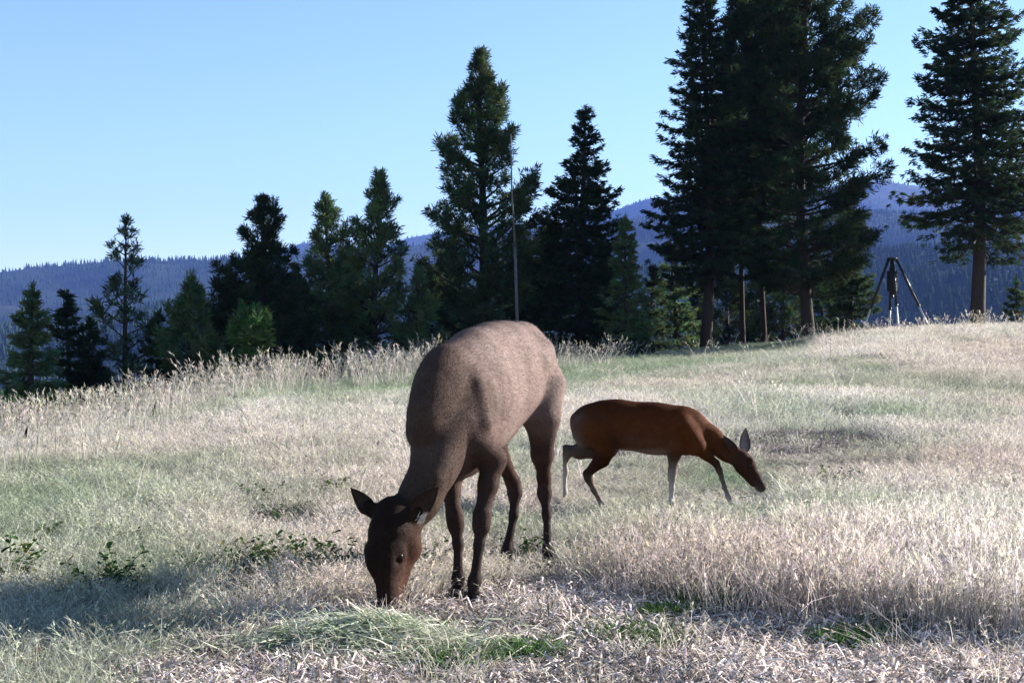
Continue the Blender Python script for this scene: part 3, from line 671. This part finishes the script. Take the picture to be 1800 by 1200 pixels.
# ------------------------------------------------------------------ conifers along the meadow edge
def bark(name, c0, c1):
    t = NT(name); n = t.noise(9, 5, .7); mp = t.add('ShaderNodeMapping'); tc = t.add('ShaderNodeTexCoord'); mp.inputs['Scale'].default_value = (14,14,2.5)
    t.l.new(tc.outputs['Object'], mp.inputs[0]); n2 = t.noise(1.0, 5, .7, vec=mp.outputs[0])
    c = t.mix('MIX', n2.outputs[0], c0, c1); t.bump(n2.outputs[0], .8, .04); return t.set(c, .9, .1)
BARK = bark('conifer_bark', (.018,.014,.012), (.062,.048,.041))
def needle_mat(name):
    t = NT(name); a = t.add('ShaderNodeAttribute'); a.attribute_name = 'hue'
    return t.leaf(a.outputs['Color'], .3)
NEED = needle_mat('conifer_needles')
def conifer(seed, H, Rm, cb, kind, trunk_r, fill=1.0, green=(.026,.045,.022), lean=0.):
    """returns trunk, branches and crown meshes; cb is the height where the crown starts"""
    g = np.random.default_rng(seed); pine = kind in ('pine','sparse','bush')
    zz = np.linspace(0, 1, 14); bend = g.normal(size=2)*.012*H; wob = np.stack([lean*H*zz+bend[0]*np.sin(zz*5), bend[1]*np.sin(zz*4), zz*H], -1)
    wob[0,2] = -.4
    tr = tube(wob, trunk_r*(1-zz)**.85+.012+trunk_r*.35*np.exp(-zz*40), 9)
    at = lambda h: np.array([np.interp(h, wob[:,2], wob[:,i]) for i in (0,1)])
    C, Dr, S, br = [], [], [], []
    step = .30 if pine else .25; h = cb+.05
    while h < H-.12:
        u = (h-cb)/(H-cb)
        if kind == 'bush': L0 = Rm*math.sqrt(max(0.02, 1-(2*u-.85)**2*.8))
        elif pine: L0 = Rm*min(1, .55+1.9*u)*(1-u)**.80*1.15
        else: L0 = Rm*min(1, .72+2.2*u)*((1-u)**.88+.02)
        nb = int(g.integers(4,7)) if pine else int(g.integers(5,8)); a0 = g.random()*6.283
        if kind == 'sparse': nb = max(2, nb-2)
        for b_ in range(nb):
            if g.random() < .10+.5*max(0, 1-u/.14)*(cb > .1*H): continue
            az = a0+b_*6.283/nb+g.normal()*.3; L = L0*(.52+.62*g.random())+.08
            pit = (R(2)+R(48)*u+g.normal()*.16) if pine else (R(-16)+R(42)*u+g.normal()*.10)
            hh = h+g.normal()*.06; o = np.r_[at(hh), hh]; d = np.array([math.cos(az)*math.cos(pit), math.sin(az)*math.cos(pit), math.sin(pit)])
            cur = (.22 if pine else .06)*L; q = np.linspace(0, 1, 5)
            pt = o+d*L*q[:,None]+np.array([0,0,1])*((q**2-.0)*cur if pine else (-.10*L*np.sin(q*3.0)+.10*L*q**3))[:,None]
            br.append(tube(pt, (trunk_r*.16+.007*L)*(1-q*.85)+.004, 4, False))
            side = np.array([-math.sin(az), math.cos(az), 0])
            nt = max(2, int((6.6 if pine else 10)*L*fill*(1.15 if L > .5 else 1.6))+1)
            if kind == 'sparse': nt = max(2, int(nt*.62))
            for k in range(nt):
                v = (.28+.72*math.sqrt((k+g.random())/nt)) if pine else (.12+.88*(k+g.random())/nt)
                p = np.array([np.interp(v, q, pt[:,i]) for i in range(3)]); w = L*((.30 if pine else .33)*(1.08-v)+.04)
                lat = g.normal()*w; p = p+side*lat+np.array([0,0,1])*(g.normal()*(.10 if pine else .035)*(.4+L*.35)-(0 if pine else .10*abs(lat)))
                dd = unit(d*.8+side*np.sign(lat)*min(1.2, abs(lat)*3.2)*.8+np.array([0,0,.75*(.35+u) if pine else -.12])+g.normal(size=3)*.22)
                C.append(p); Dr.append(dd); S.append((.235 if pine else .20)*(.75+.5*g.random())*min(1, .5+.35*L0+.2))
        h += step*(.8+.5*g.random())*(1.25 if kind == 'sparse' else 1)
    for k in range(6): C.append(np.r_[at(H-.08*k), H-.08*k-.05]); Dr.append(unit(g.normal(size=3)*.35+[0,0,1])); S.append(.16)
    C, Dr, S = map(np.array, (C, Dr, S)); n = len(C); K = 22 if pine else 15
    e = g.normal(size=(n,K,3)); e = units(e)
    if pine: nd = units(Dr[:,None]*.75+e*.85)
    else: e[...,2] *= .45; nd = units(Dr[:,None]*1.0+e*.8)
    ln = S[:,None]*(.65+.7*g.random((n,K))); c0 = C[:,None]-Dr[:,None]*S[:,None,None]*.25+g.normal(size=(n,K,3))*S[:,None,None]*.16
    wd = units(np.cross(nd, units(g.normal(size=(n,K,3)))))*(S[:,None,None]*(.074 if pine else .10))
    tip = c0+nd*ln[...,None]; V = np.stack([c0, c0+nd*(ln*.62)[...,None]+wd, tip, c0+nd*(ln*.62)[...,None]-wd], 2)
    hue = np.array(green)*(.62+.75*g.random((n,1)))*(1+.18*g.normal(size=(n,3))*np.array([1,.4,.7])); hue = np.clip(hue, .004, 1)
    hv = np.repeat(hue, K*4, 0); Fq = np.arange(n*K*4).reshape(-1,4)
    return mesh('trunk', *tr, True), mesh('branches', *join(br), True), mesh('crown', V.reshape(-1,3), Fq, False, {'hue': hv})
GRP = 'conifers along the far edge of the meadow'
FIRG, PING, LITG, BUSHG = (.030,.046,.022), (.052,.078,.036), (.090,.132,.058), (.062,.115,.042)  # LITG: lighter needle green, the sunlit look painted into the colour
TREES = [ # px, top py, distance, half width px, kind, crown base (share of height), trunk radius, fill, green, label
 (55,497,35,60,'fir',.02,.10,1.35,LITG,'small fir at the far left edge of the meadow'),
 (119,512,37,48,'fir',.02,.09,1.3,FIRG,'narrow dark fir just right of the leftmost fir'),
 (221,388,38,64,'sparse',.02,.09,1.7,PING,'thin see-through pine with sky showing in its open top'),
 (334,486,38,58,'pine',.03,.11,1.5,LITG,'short rounded pine between the see-through pine and the broad dark pine'),
 (462,343,41,92,'pine',.04,.20,1.6,FIRG,'broad dark pine with several upright tops, behind the bright green bush'),
 (517,462,44,50,'pine',.05,.10,1.0,PING,'low pine at the right foot of the broad dark pine'),
 (578,340,45,70,'pine',.03,.14,1.3,LITG,'slender grey-green pine right of the broad dark pine'),
 (662,305,44,92,'pine',.03,.16,1.35,LITG,'pointed mid-green pine above the dead grey shrub'),
 (735,468,43,46,'pine',.04,.10,1.0,LITG,'low green pine filling the gap left of the tallest middle pine'),
 (848,90,46,122,'pine',.03,.24,1.5,PING,'tall pine rising behind the back of the elk, beside the thin pole'),
 (955,372,48,60,'fir',.03,.12,1.0,FIRG,'small fir half hidden left of the spire-topped fir'),
 (1024,186,46,112,'fir',.03,.20,1.35,FIRG,'spire-topped dark fir in the middle, right of the thin pole'),
 (1098,380,44,52,'fir',.02,.11,1.0,LITG,'sunlit green fir at the right foot of the spire-topped fir'),
 (1240,-70,46,108,'fir',.20,.19,1.4,FIRG,'very tall dark fir at the left of the big clump, trunk bare at its foot'),
 (1306,-90,49,80,'pine',.24,.095,1.6,FIRG,'left one of the two thin-trunked pines inside the big clump'),
 (1345,-150,50,90,'pine',.20,.10,1.7,FIRG,'right one of the two thin-trunked pines inside the big clump'),
 (1423,-420,46,132,'pine',.08,.20,1.75,FIRG,'very tall pine at the right of the big clump with a stout bare trunk'),
 (1183,425,51,62,'fir',.02,.11,1.0,LITG,'young fir under the left side of the big clump'),
 (1278,455,56,60,'pine',.02,.11,1.0,FIRG,'young dark pine behind the thin trunks of the big clump'),
 (1378,440,55,60,'pine',.02,.11,1.0,PING,'young pine behind the stout trunk of the big clump'),
 (1490,330,50,50,'fir',.02,.13,1.1,PING,'bushy fir at the right side of the big clump, beside the game feeder'),
 (1716,-150,45,155,'fir',.24,.25,1.35,FIRG,'large lone fir at the right with a bare lower trunk'),
 (1787,486,52,34,'fir',.02,.08,1.0,PING,'tiny fir on the crest right of the large lone fir'),
 (160,560,37,40,'fir',.02,.08,1.0,FIRG,'low dark fir between the narrow fir and the see-through pine'),
 (278,545,39,46,'fir',.02,.08,1.0,FIRG,'low dark fir right of the see-through pine'),
 (395,470,42,50,'pine',.02,.10,1.1,FIRG,'low dark pine at the left foot of the broad dark pine'),
 (620,450,48,60,'fir',.02,.10,1.0,PING,'dark fir between the slender and the pointed pine'),
 (790,430,49,70,'pine',.02,.12,1.1,FIRG,'dark pine behind the left side of the tallest middle pine'),
 (905,400,50,60,'fir',.02,.12,1.0,PING,'dark fir behind the thin pole'),
 (1055,420,50,70,'fir',.02,.12,1.0,FIRG,'dark fir behind the spire-topped fir'),
 (1145,470,49,50,'fir',.02,.10,1.0,PING,'low fir between the sunlit fir and the big clump'),
 (1225,500,58,60,'fir',.02,.10,1.0,FIRG,'low dark fir behind the bare trunk at the left of the big clump'),
 (1330,470,60,70,'fir',.02,.10,1.0,FIRG,'dark fir filling the middle of the big clump'),
 (1440,430,57,56,'fir',.02,.10,1.0,FIRG,'dark fir behind the right trunk of the big clump'),
 (433,547,32,44,'bush',.02,.06,1.8,BUSHG,'bright green young pine bush in front of the broad dark pine'),
]
for i, (px, top, D, hw, kind, cbf, tr, fill, gr, lab) in enumerate(TREES):
    x = (px-900)/F*D; gz = float(ground_z(x, D)); H = CZ-(top-600)/F*D-gz
    m1, m2, m3 = conifer(1000+i, H, hw/F*D*(1.22 if kind != 'bush' else 1), cbf*H, kind, tr, fill, gr)
    t = empty('pine_tree' if kind in ('pine','sparse','bush') else 'fir_tree', (x, D, gz), lab, 'tree', GRP); t.rotation_euler = (0,0,rng.random()*.3)
    obj('trunk', m1, BARK, t); obj('branches', m2, BARK, t); obj('crown', m3, NEED, t)

# far forest on the hills: one mass of tiny trees
def spike(seed):
    g = np.random.default_rng(seed); V, Q, o = [], [], 0
    for (z0, z1, r) in ((.05,.55,.20),(.32,.8,.15),(.6,1.0,.09)):
        n = 6; a = np.linspace(0, 6.283, n, endpoint=False)
        for k in range(n): rr = r*(.7+.6*g.random()); V.append([rr*math.cos(a[k]), rr*math.sin(a[k]), z0+g.normal()*.03])
        V.append([0,0,z1]); Q += [[o+k, o+(k+1)%n, o+n] for k in range(n)]; o += n+1
    return mesh('far_tree', V, Q, False)
pts = []
for r0, r1, m in ((720,1330,22000),(1500,2620,26000),(3000,4700,20000)):
    r = np.sqrt(r0**2+(r1**2-r0**2)*rng.random(m)); a = np.arctan((-250+2300*rng.random(m)-900)/F); pts.append(np.stack([r*np.sin(a), r*np.cos(a)], -1))
    a = np.arctan((np.where(rng.random(m) < .5, -250-1300*rng.random(m), 2050+1300*rng.random(m))-900)/F); r = r[:m]; pts.append(np.stack([r*np.sin(a), r*np.cos(a)], -1))
pts = np.vstack(pts); x, y = pts.T
k = (fbm(x/140, y/140, 55, 4)/.94+rng.normal(size=len(x))*.10 > .40); x, y = x[k], y[k]; n = len(x); hgt = 3.5+9.5*rng.random(n)**2
hgt = np.where(np.hypot(x,y) < 1400, hgt*.85, hgt)
cl = np.array([.018,.030,.017])*(.6+.9*rng.random(n))[:,None]
scatter('distant_forest', np.stack([x,y,hill_z(x,y)-.5],-1), np.stack([0*x,0*x,rng.random(n)*6.28],-1), np.stack([hgt,hgt,hgt],-1), rng.integers(0,3,n), cl, [spike(k) for k in range(3)], 'dark conifer forest covering the hills across the valley', inst_mat('far_forest', .0, False))

# ------------------------------------------------------------------ things standing in the meadow
METAL = plain('dark_metal', (.02,.021,.024), .5, .4); PALEM = plain('pale_metal', (.42,.42,.44), .45, .5); DRUM = plain('drum_paint', (.014,.015,.014), .6, .3)
# game feeder on four legs
D = 46.0; fx = (1568-900)/F*D; gz = float(ground_z(fx, D)); top = CZ-(453-600)/F*D-gz
fd = empty('game_feeder', (fx, D, gz), 'dark game feeder with a hanging drum on splayed legs, beside the large lone fir', 'feeder')
hw = 1.22
for ax_, ay_ in ((-1.18, .15), (1.50,-.15), (-.02,-.95), (.16,.95)):
    a = np.array([ax_*.10, ay_*.10, top-.06]); e = np.array([ax_, ay_, float(ground_z(fx+ax_, D+ay_))-gz-.06]); m = a+(e-a)*.56
    lg = obj('leg', mesh('leg', *tube([a, a+(m-a)*.5, m], [.05,.05,.05], 10), True), METAL, fd)
    obj('lower_section', mesh('lower_section', *tube([m-(e-a)*.03, m+(e-m)*.5, e], [.034,.034,.034], 10), True), PALEM, lg)  # lower leg section, much paler than the upper
    obj('collar', mesh('collar', *tube([m-(e-a)*.012, m+(e-a)*.012], [.062,.062], 10), True), METAL, lg)
V, Q = tube([[0,0,top-.09],[0,0,top-.02],[0,0,top]], [.13,.19,.15], 16); obj('top_plate', mesh('top_plate', V, Q), METAL, fd)
dz0, dz1 = CZ-(514-600)/F*D-gz, CZ-(477-600)/F*D-gz
V, Q = tube([[0,0,dz0-.10],[0,0,dz0],[0,0,dz0+.08],[0,0,dz1-.06],[0,0,dz1-.02]], [.05,.10,.175,.175,.165], 18); dr = obj('drum', mesh('drum', V, Q, True), DRUM, fd)
V, Q = tube([[0,0,dz1-.02],[0,0,dz1+.005],[0,0,dz1+.03]], [.205,.205,.13], 18); obj('lid', mesh('lid', V, Q), METAL, dr)
obj('hanger', mesh('hanger', *join([tube([[0,0,dz1],[0,0,top-.05]], [.03,.03], 8), tube([[-.10,0,dz1],[-.03,0,top-.1]], [.012,.012], 6), tube([[.10,0,dz1],[.03,0,top-.1]], [.012,.012], 6)]), True), METAL, fd)
V, Q = tube([[0,0,dz0-.20],[0,0,dz0-.09]], [.07,.06], 10); obj('spinner', mesh('spinner', V, Q), METAL, fd)

# thin pole beside the tall pine
D = 35.5; x0 = (912-900)/F*D; gz = float(ground_z(x0, D)); b0 = np.array([x0,D,gz]); T_ = P(898,236,D)
pl = empty('pole', b0, 'thin grey leaning pole in front of the tall pine behind the elk', 'pole')
a, m, e = np.array([0,0,-.3]), (P(905,430,D)-b0), T_-b0; mid = m*.5+a*.5
PG = plain('weathered_pole', (.10,.095,.10), .7, .3)
PG2 = plain('bare_pole', (.075,.072,.075), .6, .3)
obj('lower_section', mesh('lower_section', *tube([a, mid, m], [.044,.040,.035], 8), True), PG2, pl)
obj('upper_section', mesh('upper_section', *tube([m-(e-m)*.01, (m+e)/2+[-.03,0,0], e], [.025,.021,.016], 8), True), PG, pl)
obj('clamp', mesh('clamp', *tube([m-(e-m)*.02, m+(e-m)*.01], [.052,.052], 8), True), METAL, pl)

# dead grey shrub
def shrub():
    g = np.random.default_rng(12); parts = []
    def grow(p, d, L, r, lv):
        q = p+d*L; mid = (p+q)/2+g.normal(size=3)*L*.06; parts.append(tube([p, mid, q], [r, r*.8, r*.6], 4, False))
        if lv == 0: return
        for k in range(int(g.integers(2,4))): grow(p+(q-p)*(.55+.45*g.random()), unit(d+g.normal(size=3)*.42+[0,0,.12]), L*(.55+.25*g.random()), r*.6, lv-1)
    for k in range(6): grow(np.array([g.normal()*.05, g.normal()*.05, -.05]), unit([g.normal()*.55-.15, g.normal()*.4, 1]), .40+.2*g.random(), .016, 3)
    return mesh('dead_shrub', *join(parts), True)
D = 33.6; x0 = (676-900)/F*D; t = NT('dead_wood')
tag(obj('dead_shrub', shrub(), t.set((.46,.43,.42), .9, .1), None, (x0, D, float(ground_z(x0, D))-.02)), 'bare pale grey dead shrub at the meadow edge below the pointed pine', 'shrub')

# low bushes at the meadow edge
def bush(seed, w, h, n):
    g = np.random.default_rng(seed); c = g.normal(size=(n,3)); c = units(c)*(g.random((n,1))**.33)*np.array([w,w*.8,h]); c[:,2] = np.abs(c[:,2])
    K = 9; e = units(g.normal(size=(n,K,3))+np.array([0,0,.5])); ln = .12*(.6+.8*g.random((n,K,1))); p = c[:,None]+g.normal(size=(n,K,3))*.05; wd = units(np.cross(e, g.normal(size=(n,K,3))))*.028
    V = np.stack([p, p+e*ln*.55+wd, p+e*ln, p+e*ln*.55-wd], 2).reshape(-1,3); hue = np.repeat(np.array([.032,.058,.024])*(.5+.9*g.random((n,1)))*np.ones(3), K*4, 0)
    st = [tube([[g.normal()*.04,g.normal()*.04,-.05], q*[.5,.5,.6], q], [.012,.008,.004], 4, False) for q in c[:14]]
    return mesh('foliage', V, np.arange(n*K*4).reshape(-1,4), False, {'hue': hue}), mesh('stems', *join(st), True)
for i, (px, D, w, h, lab) in enumerate(((1125,39,.42,.62,'low dark green bush at the left end of the mown strip'),(25,27.5,.9,.75,'leafy bush at the left border under the leftmost fir'),(95,28.5,.8,.55,'leafy bush below the narrow dark fir'),(560,35,.8,.7,'low green bush at the foot of the slender pine'),(625,36,.6,.6,'low green bush left of the dead shrub'),(755,36,.7,.65,'low green bush left of the back of the elk'),(1085,41,.8,.7,'rounded green bush at the foot of the sunlit fir'))):
    x = (px-900)/F*D; t = empty('bush', (x,D,float(ground_z(x,D))), lab, 'bush', 'low bushes at the meadow edge'); a, s_ = bush(70+i, w, h, 420)
    obj('foliage', a, NEED, t); obj('stems', s_, BARK, t)

# leafy weeds among the grass
def weed(seed):
    g = np.random.default_rng(seed); lv, lq, hu, st, o = [], [], [], [], 0
    for k in range(int(g.integers(5,9))):
        az = g.random()*6.283; L = .7+.5*g.random(); d = unit([math.cos(az)*.55, math.sin(az)*.55, 1]); q = np.linspace(0,1,4); pt = np.array([g.normal()*.12, g.normal()*.10, -.03])+d*L*q[:,None]+np.array([math.cos(az),math.sin(az),-.3])*(.22*L*q**2)[:,None]
        st.append(tube(pt, .016*(1-q*.6), 4, False))
        for j in range(int(g.integers(10,17))):
            v = .25+.75*g.random(); p = np.array([np.interp(v, q, pt[:,i]) for i in range(3)]); a2 = g.random()*6.283; e = unit([math.cos(a2), math.sin(a2), .25+g.normal()*.5]); l = .09+.15*g.random(); s = unit(np.cross(e,[0,0,1]))*l*.30; dn = np.array([0,0,-.05])
            lv += [p, p+e*l*.4+s, p+e*l*.42+dn*.6, p+e*l*.4-s, p+e*l*.8+s*.7, p+e*l+dn, p+e*l*.8-s*.7]
            lq += [[o,o+2,o+1,o+1],[o,o+3,o+2,o+2],[o+1,o+2,o+5,o+4],[o+2,o+3,o+6,o+5]]; hu += [(np.array([.050,.105,.034]) if g.random() < .85 else np.array([.20,.17,.07]))*(.5+1.0*g.random())]*7; o += 7
    lq = [[a,b,c] for (a,b,c,d) in lq]+[[a,c,d] for (a,b,c,d) in lq if c != d]
    return mesh('leaves', lv, lq, False, {'hue': np.array(hu)}), mesh('stems', *join(st), True)
WM = [weed(900+k) for k in range(3)]; WST = plain('weed_stem', (.10,.13,.05), .7, .2); 
WEEDS = [(572,880,.22,'green weed standing alone left of the ear of the elk'),(462,892,.20,'leafy weed above the dark trampled spot in the grass'),(500,925,.17,'weed growing on the dark trampled spot'),(532,905,.14,'small weed at the right of the dark trampled spot'),(183,1038,.22,'bright leafy weed in the left foreground'),(226,1040,.17,'weed just right of the bright leafy weed in the left foreground'),(422,1004,.19,'weed left of the pair in front of the dark spot'),(455,1002,.20,'tall weed in the middle of the foreground row'),(532,1006,.24,'dark upright weed left of the face of the elk'),(15,1028,.26,'dark weed at the left border of the foreground'),(352,1010,.15,'low weed at the left end of the foreground row'),(612,1012,.22,'weed right beside the face of the elk'),(722,1018,.20,'weed between the face and forelegs of the elk'),(748,1000,.17,'small weed just left of the forelegs of the elk'),(918,985,.18,'weed between the hind legs of the elk'),(1095,985,.18,'weed in the grass below the body of the doe'),(1445,862,.20,'low weed right of the muzzle of the doe'),(1490,858,.20,'weed farther right of the muzzle of the doe'),(70,958,.17,'small weed at the left side above the foreground weeds'),(230,962,.15,'small weed above the bright leafy weed'),(1755,870,.20,'weed at the right border of the meadow')]
t = NT('weed_leaf'); a = t.add('ShaderNodeAttribute'); a.attribute_name = 'hue'; WLM = t.leaf(a.outputs['Color'], .3)
for i, (px, py, h, lab) in enumerate(WEEDS):
    D = D_of(px, py); x = (px-900)/F*D; t = empty('weed', (x, D, float(ground_z(x,D))), lab, 'weed', 'leafy weeds among the dry grass')
    t.scale = (h*1.1, h*1.1, h); t.rotation_euler = (0,0,rng.random()*6.28); l, s_ = WM[i%3]; obj('leaves', l, WLM, t); obj('stems', s_, WST, t)
# dark seed stalks
DKS = plain('dry_seed', (.018,.010,.009), .9, .1); RDS = plain('red_seed', (.10,.012,.010), .8, .2)
for (px, py, D, h, mt, lab) in ((42,735,18.5,.36,DKS,'dark dry seed stalk at the left side of the meadow'),(268,716,20.5,.40,DKS,'dark dry seed stalk below the short rounded pine'),(62,1166,5.08,.085,RDS,'tiny dark red seed head in the left foreground corner')):
    x = (px-900)/F*D; t = empty('seed_stalk', (x,D,float(ground_z(x,D))), lab, 'plant', 'dark seed stalks'); s = h/.36
    obj('stem', mesh('stem', *tube([[0,0,-.02],[.01,0,h*.5],[.03*s,0,h*.8]], [.006*s,.005*s,.004*s], 5), True), DKS, t)
    V, Q = tube([[.012*s,0,h*.5],[.02*s,0,h*.62],[.03*s,0,h*.78],[.05*s,0,h]], [.010*s,.022*s,.020*s,.005*s], 9); V = V+np.random.default_rng(3).normal(size=V.shape)*.004*s; obj('seed_head', mesh('seed_head', V, Q), mt, t)

# ------------------------------------------------------------------ the air
hm = bpy.data.materials.new('haze'); hm.use_nodes = True; nn, ll = hm.node_tree.nodes, hm.node_tree.links
nn.remove(nn['Principled BSDF']); pv = nn.new('ShaderNodeVolumePrincipled'); pv.inputs['Color'].default_value = (.17,.30,.84,1); pv.inputs['Density'].default_value = .00010
pv.inputs['Anisotropy'].default_value = 0.0
ll.new(pv.outputs[0], nn['Material Output'].inputs['Volume'])
x0, x1, y0, y1, z0, z1 = -5900, 5900, -400, 5900, -60, 640
hv = [(x,y,z) for x in (x0,x1) for y in (y0,y1) for z in (z0,z1)]; hq = [[0,1,3,2],[4,6,7,5],[0,4,5,1],[2,3,7,6],[0,2,6,4],[1,5,7,3]]
tag(obj('haze', mesh('haze', hv, hq), hm), 'blue summer haze over the valley', kind='stuff')
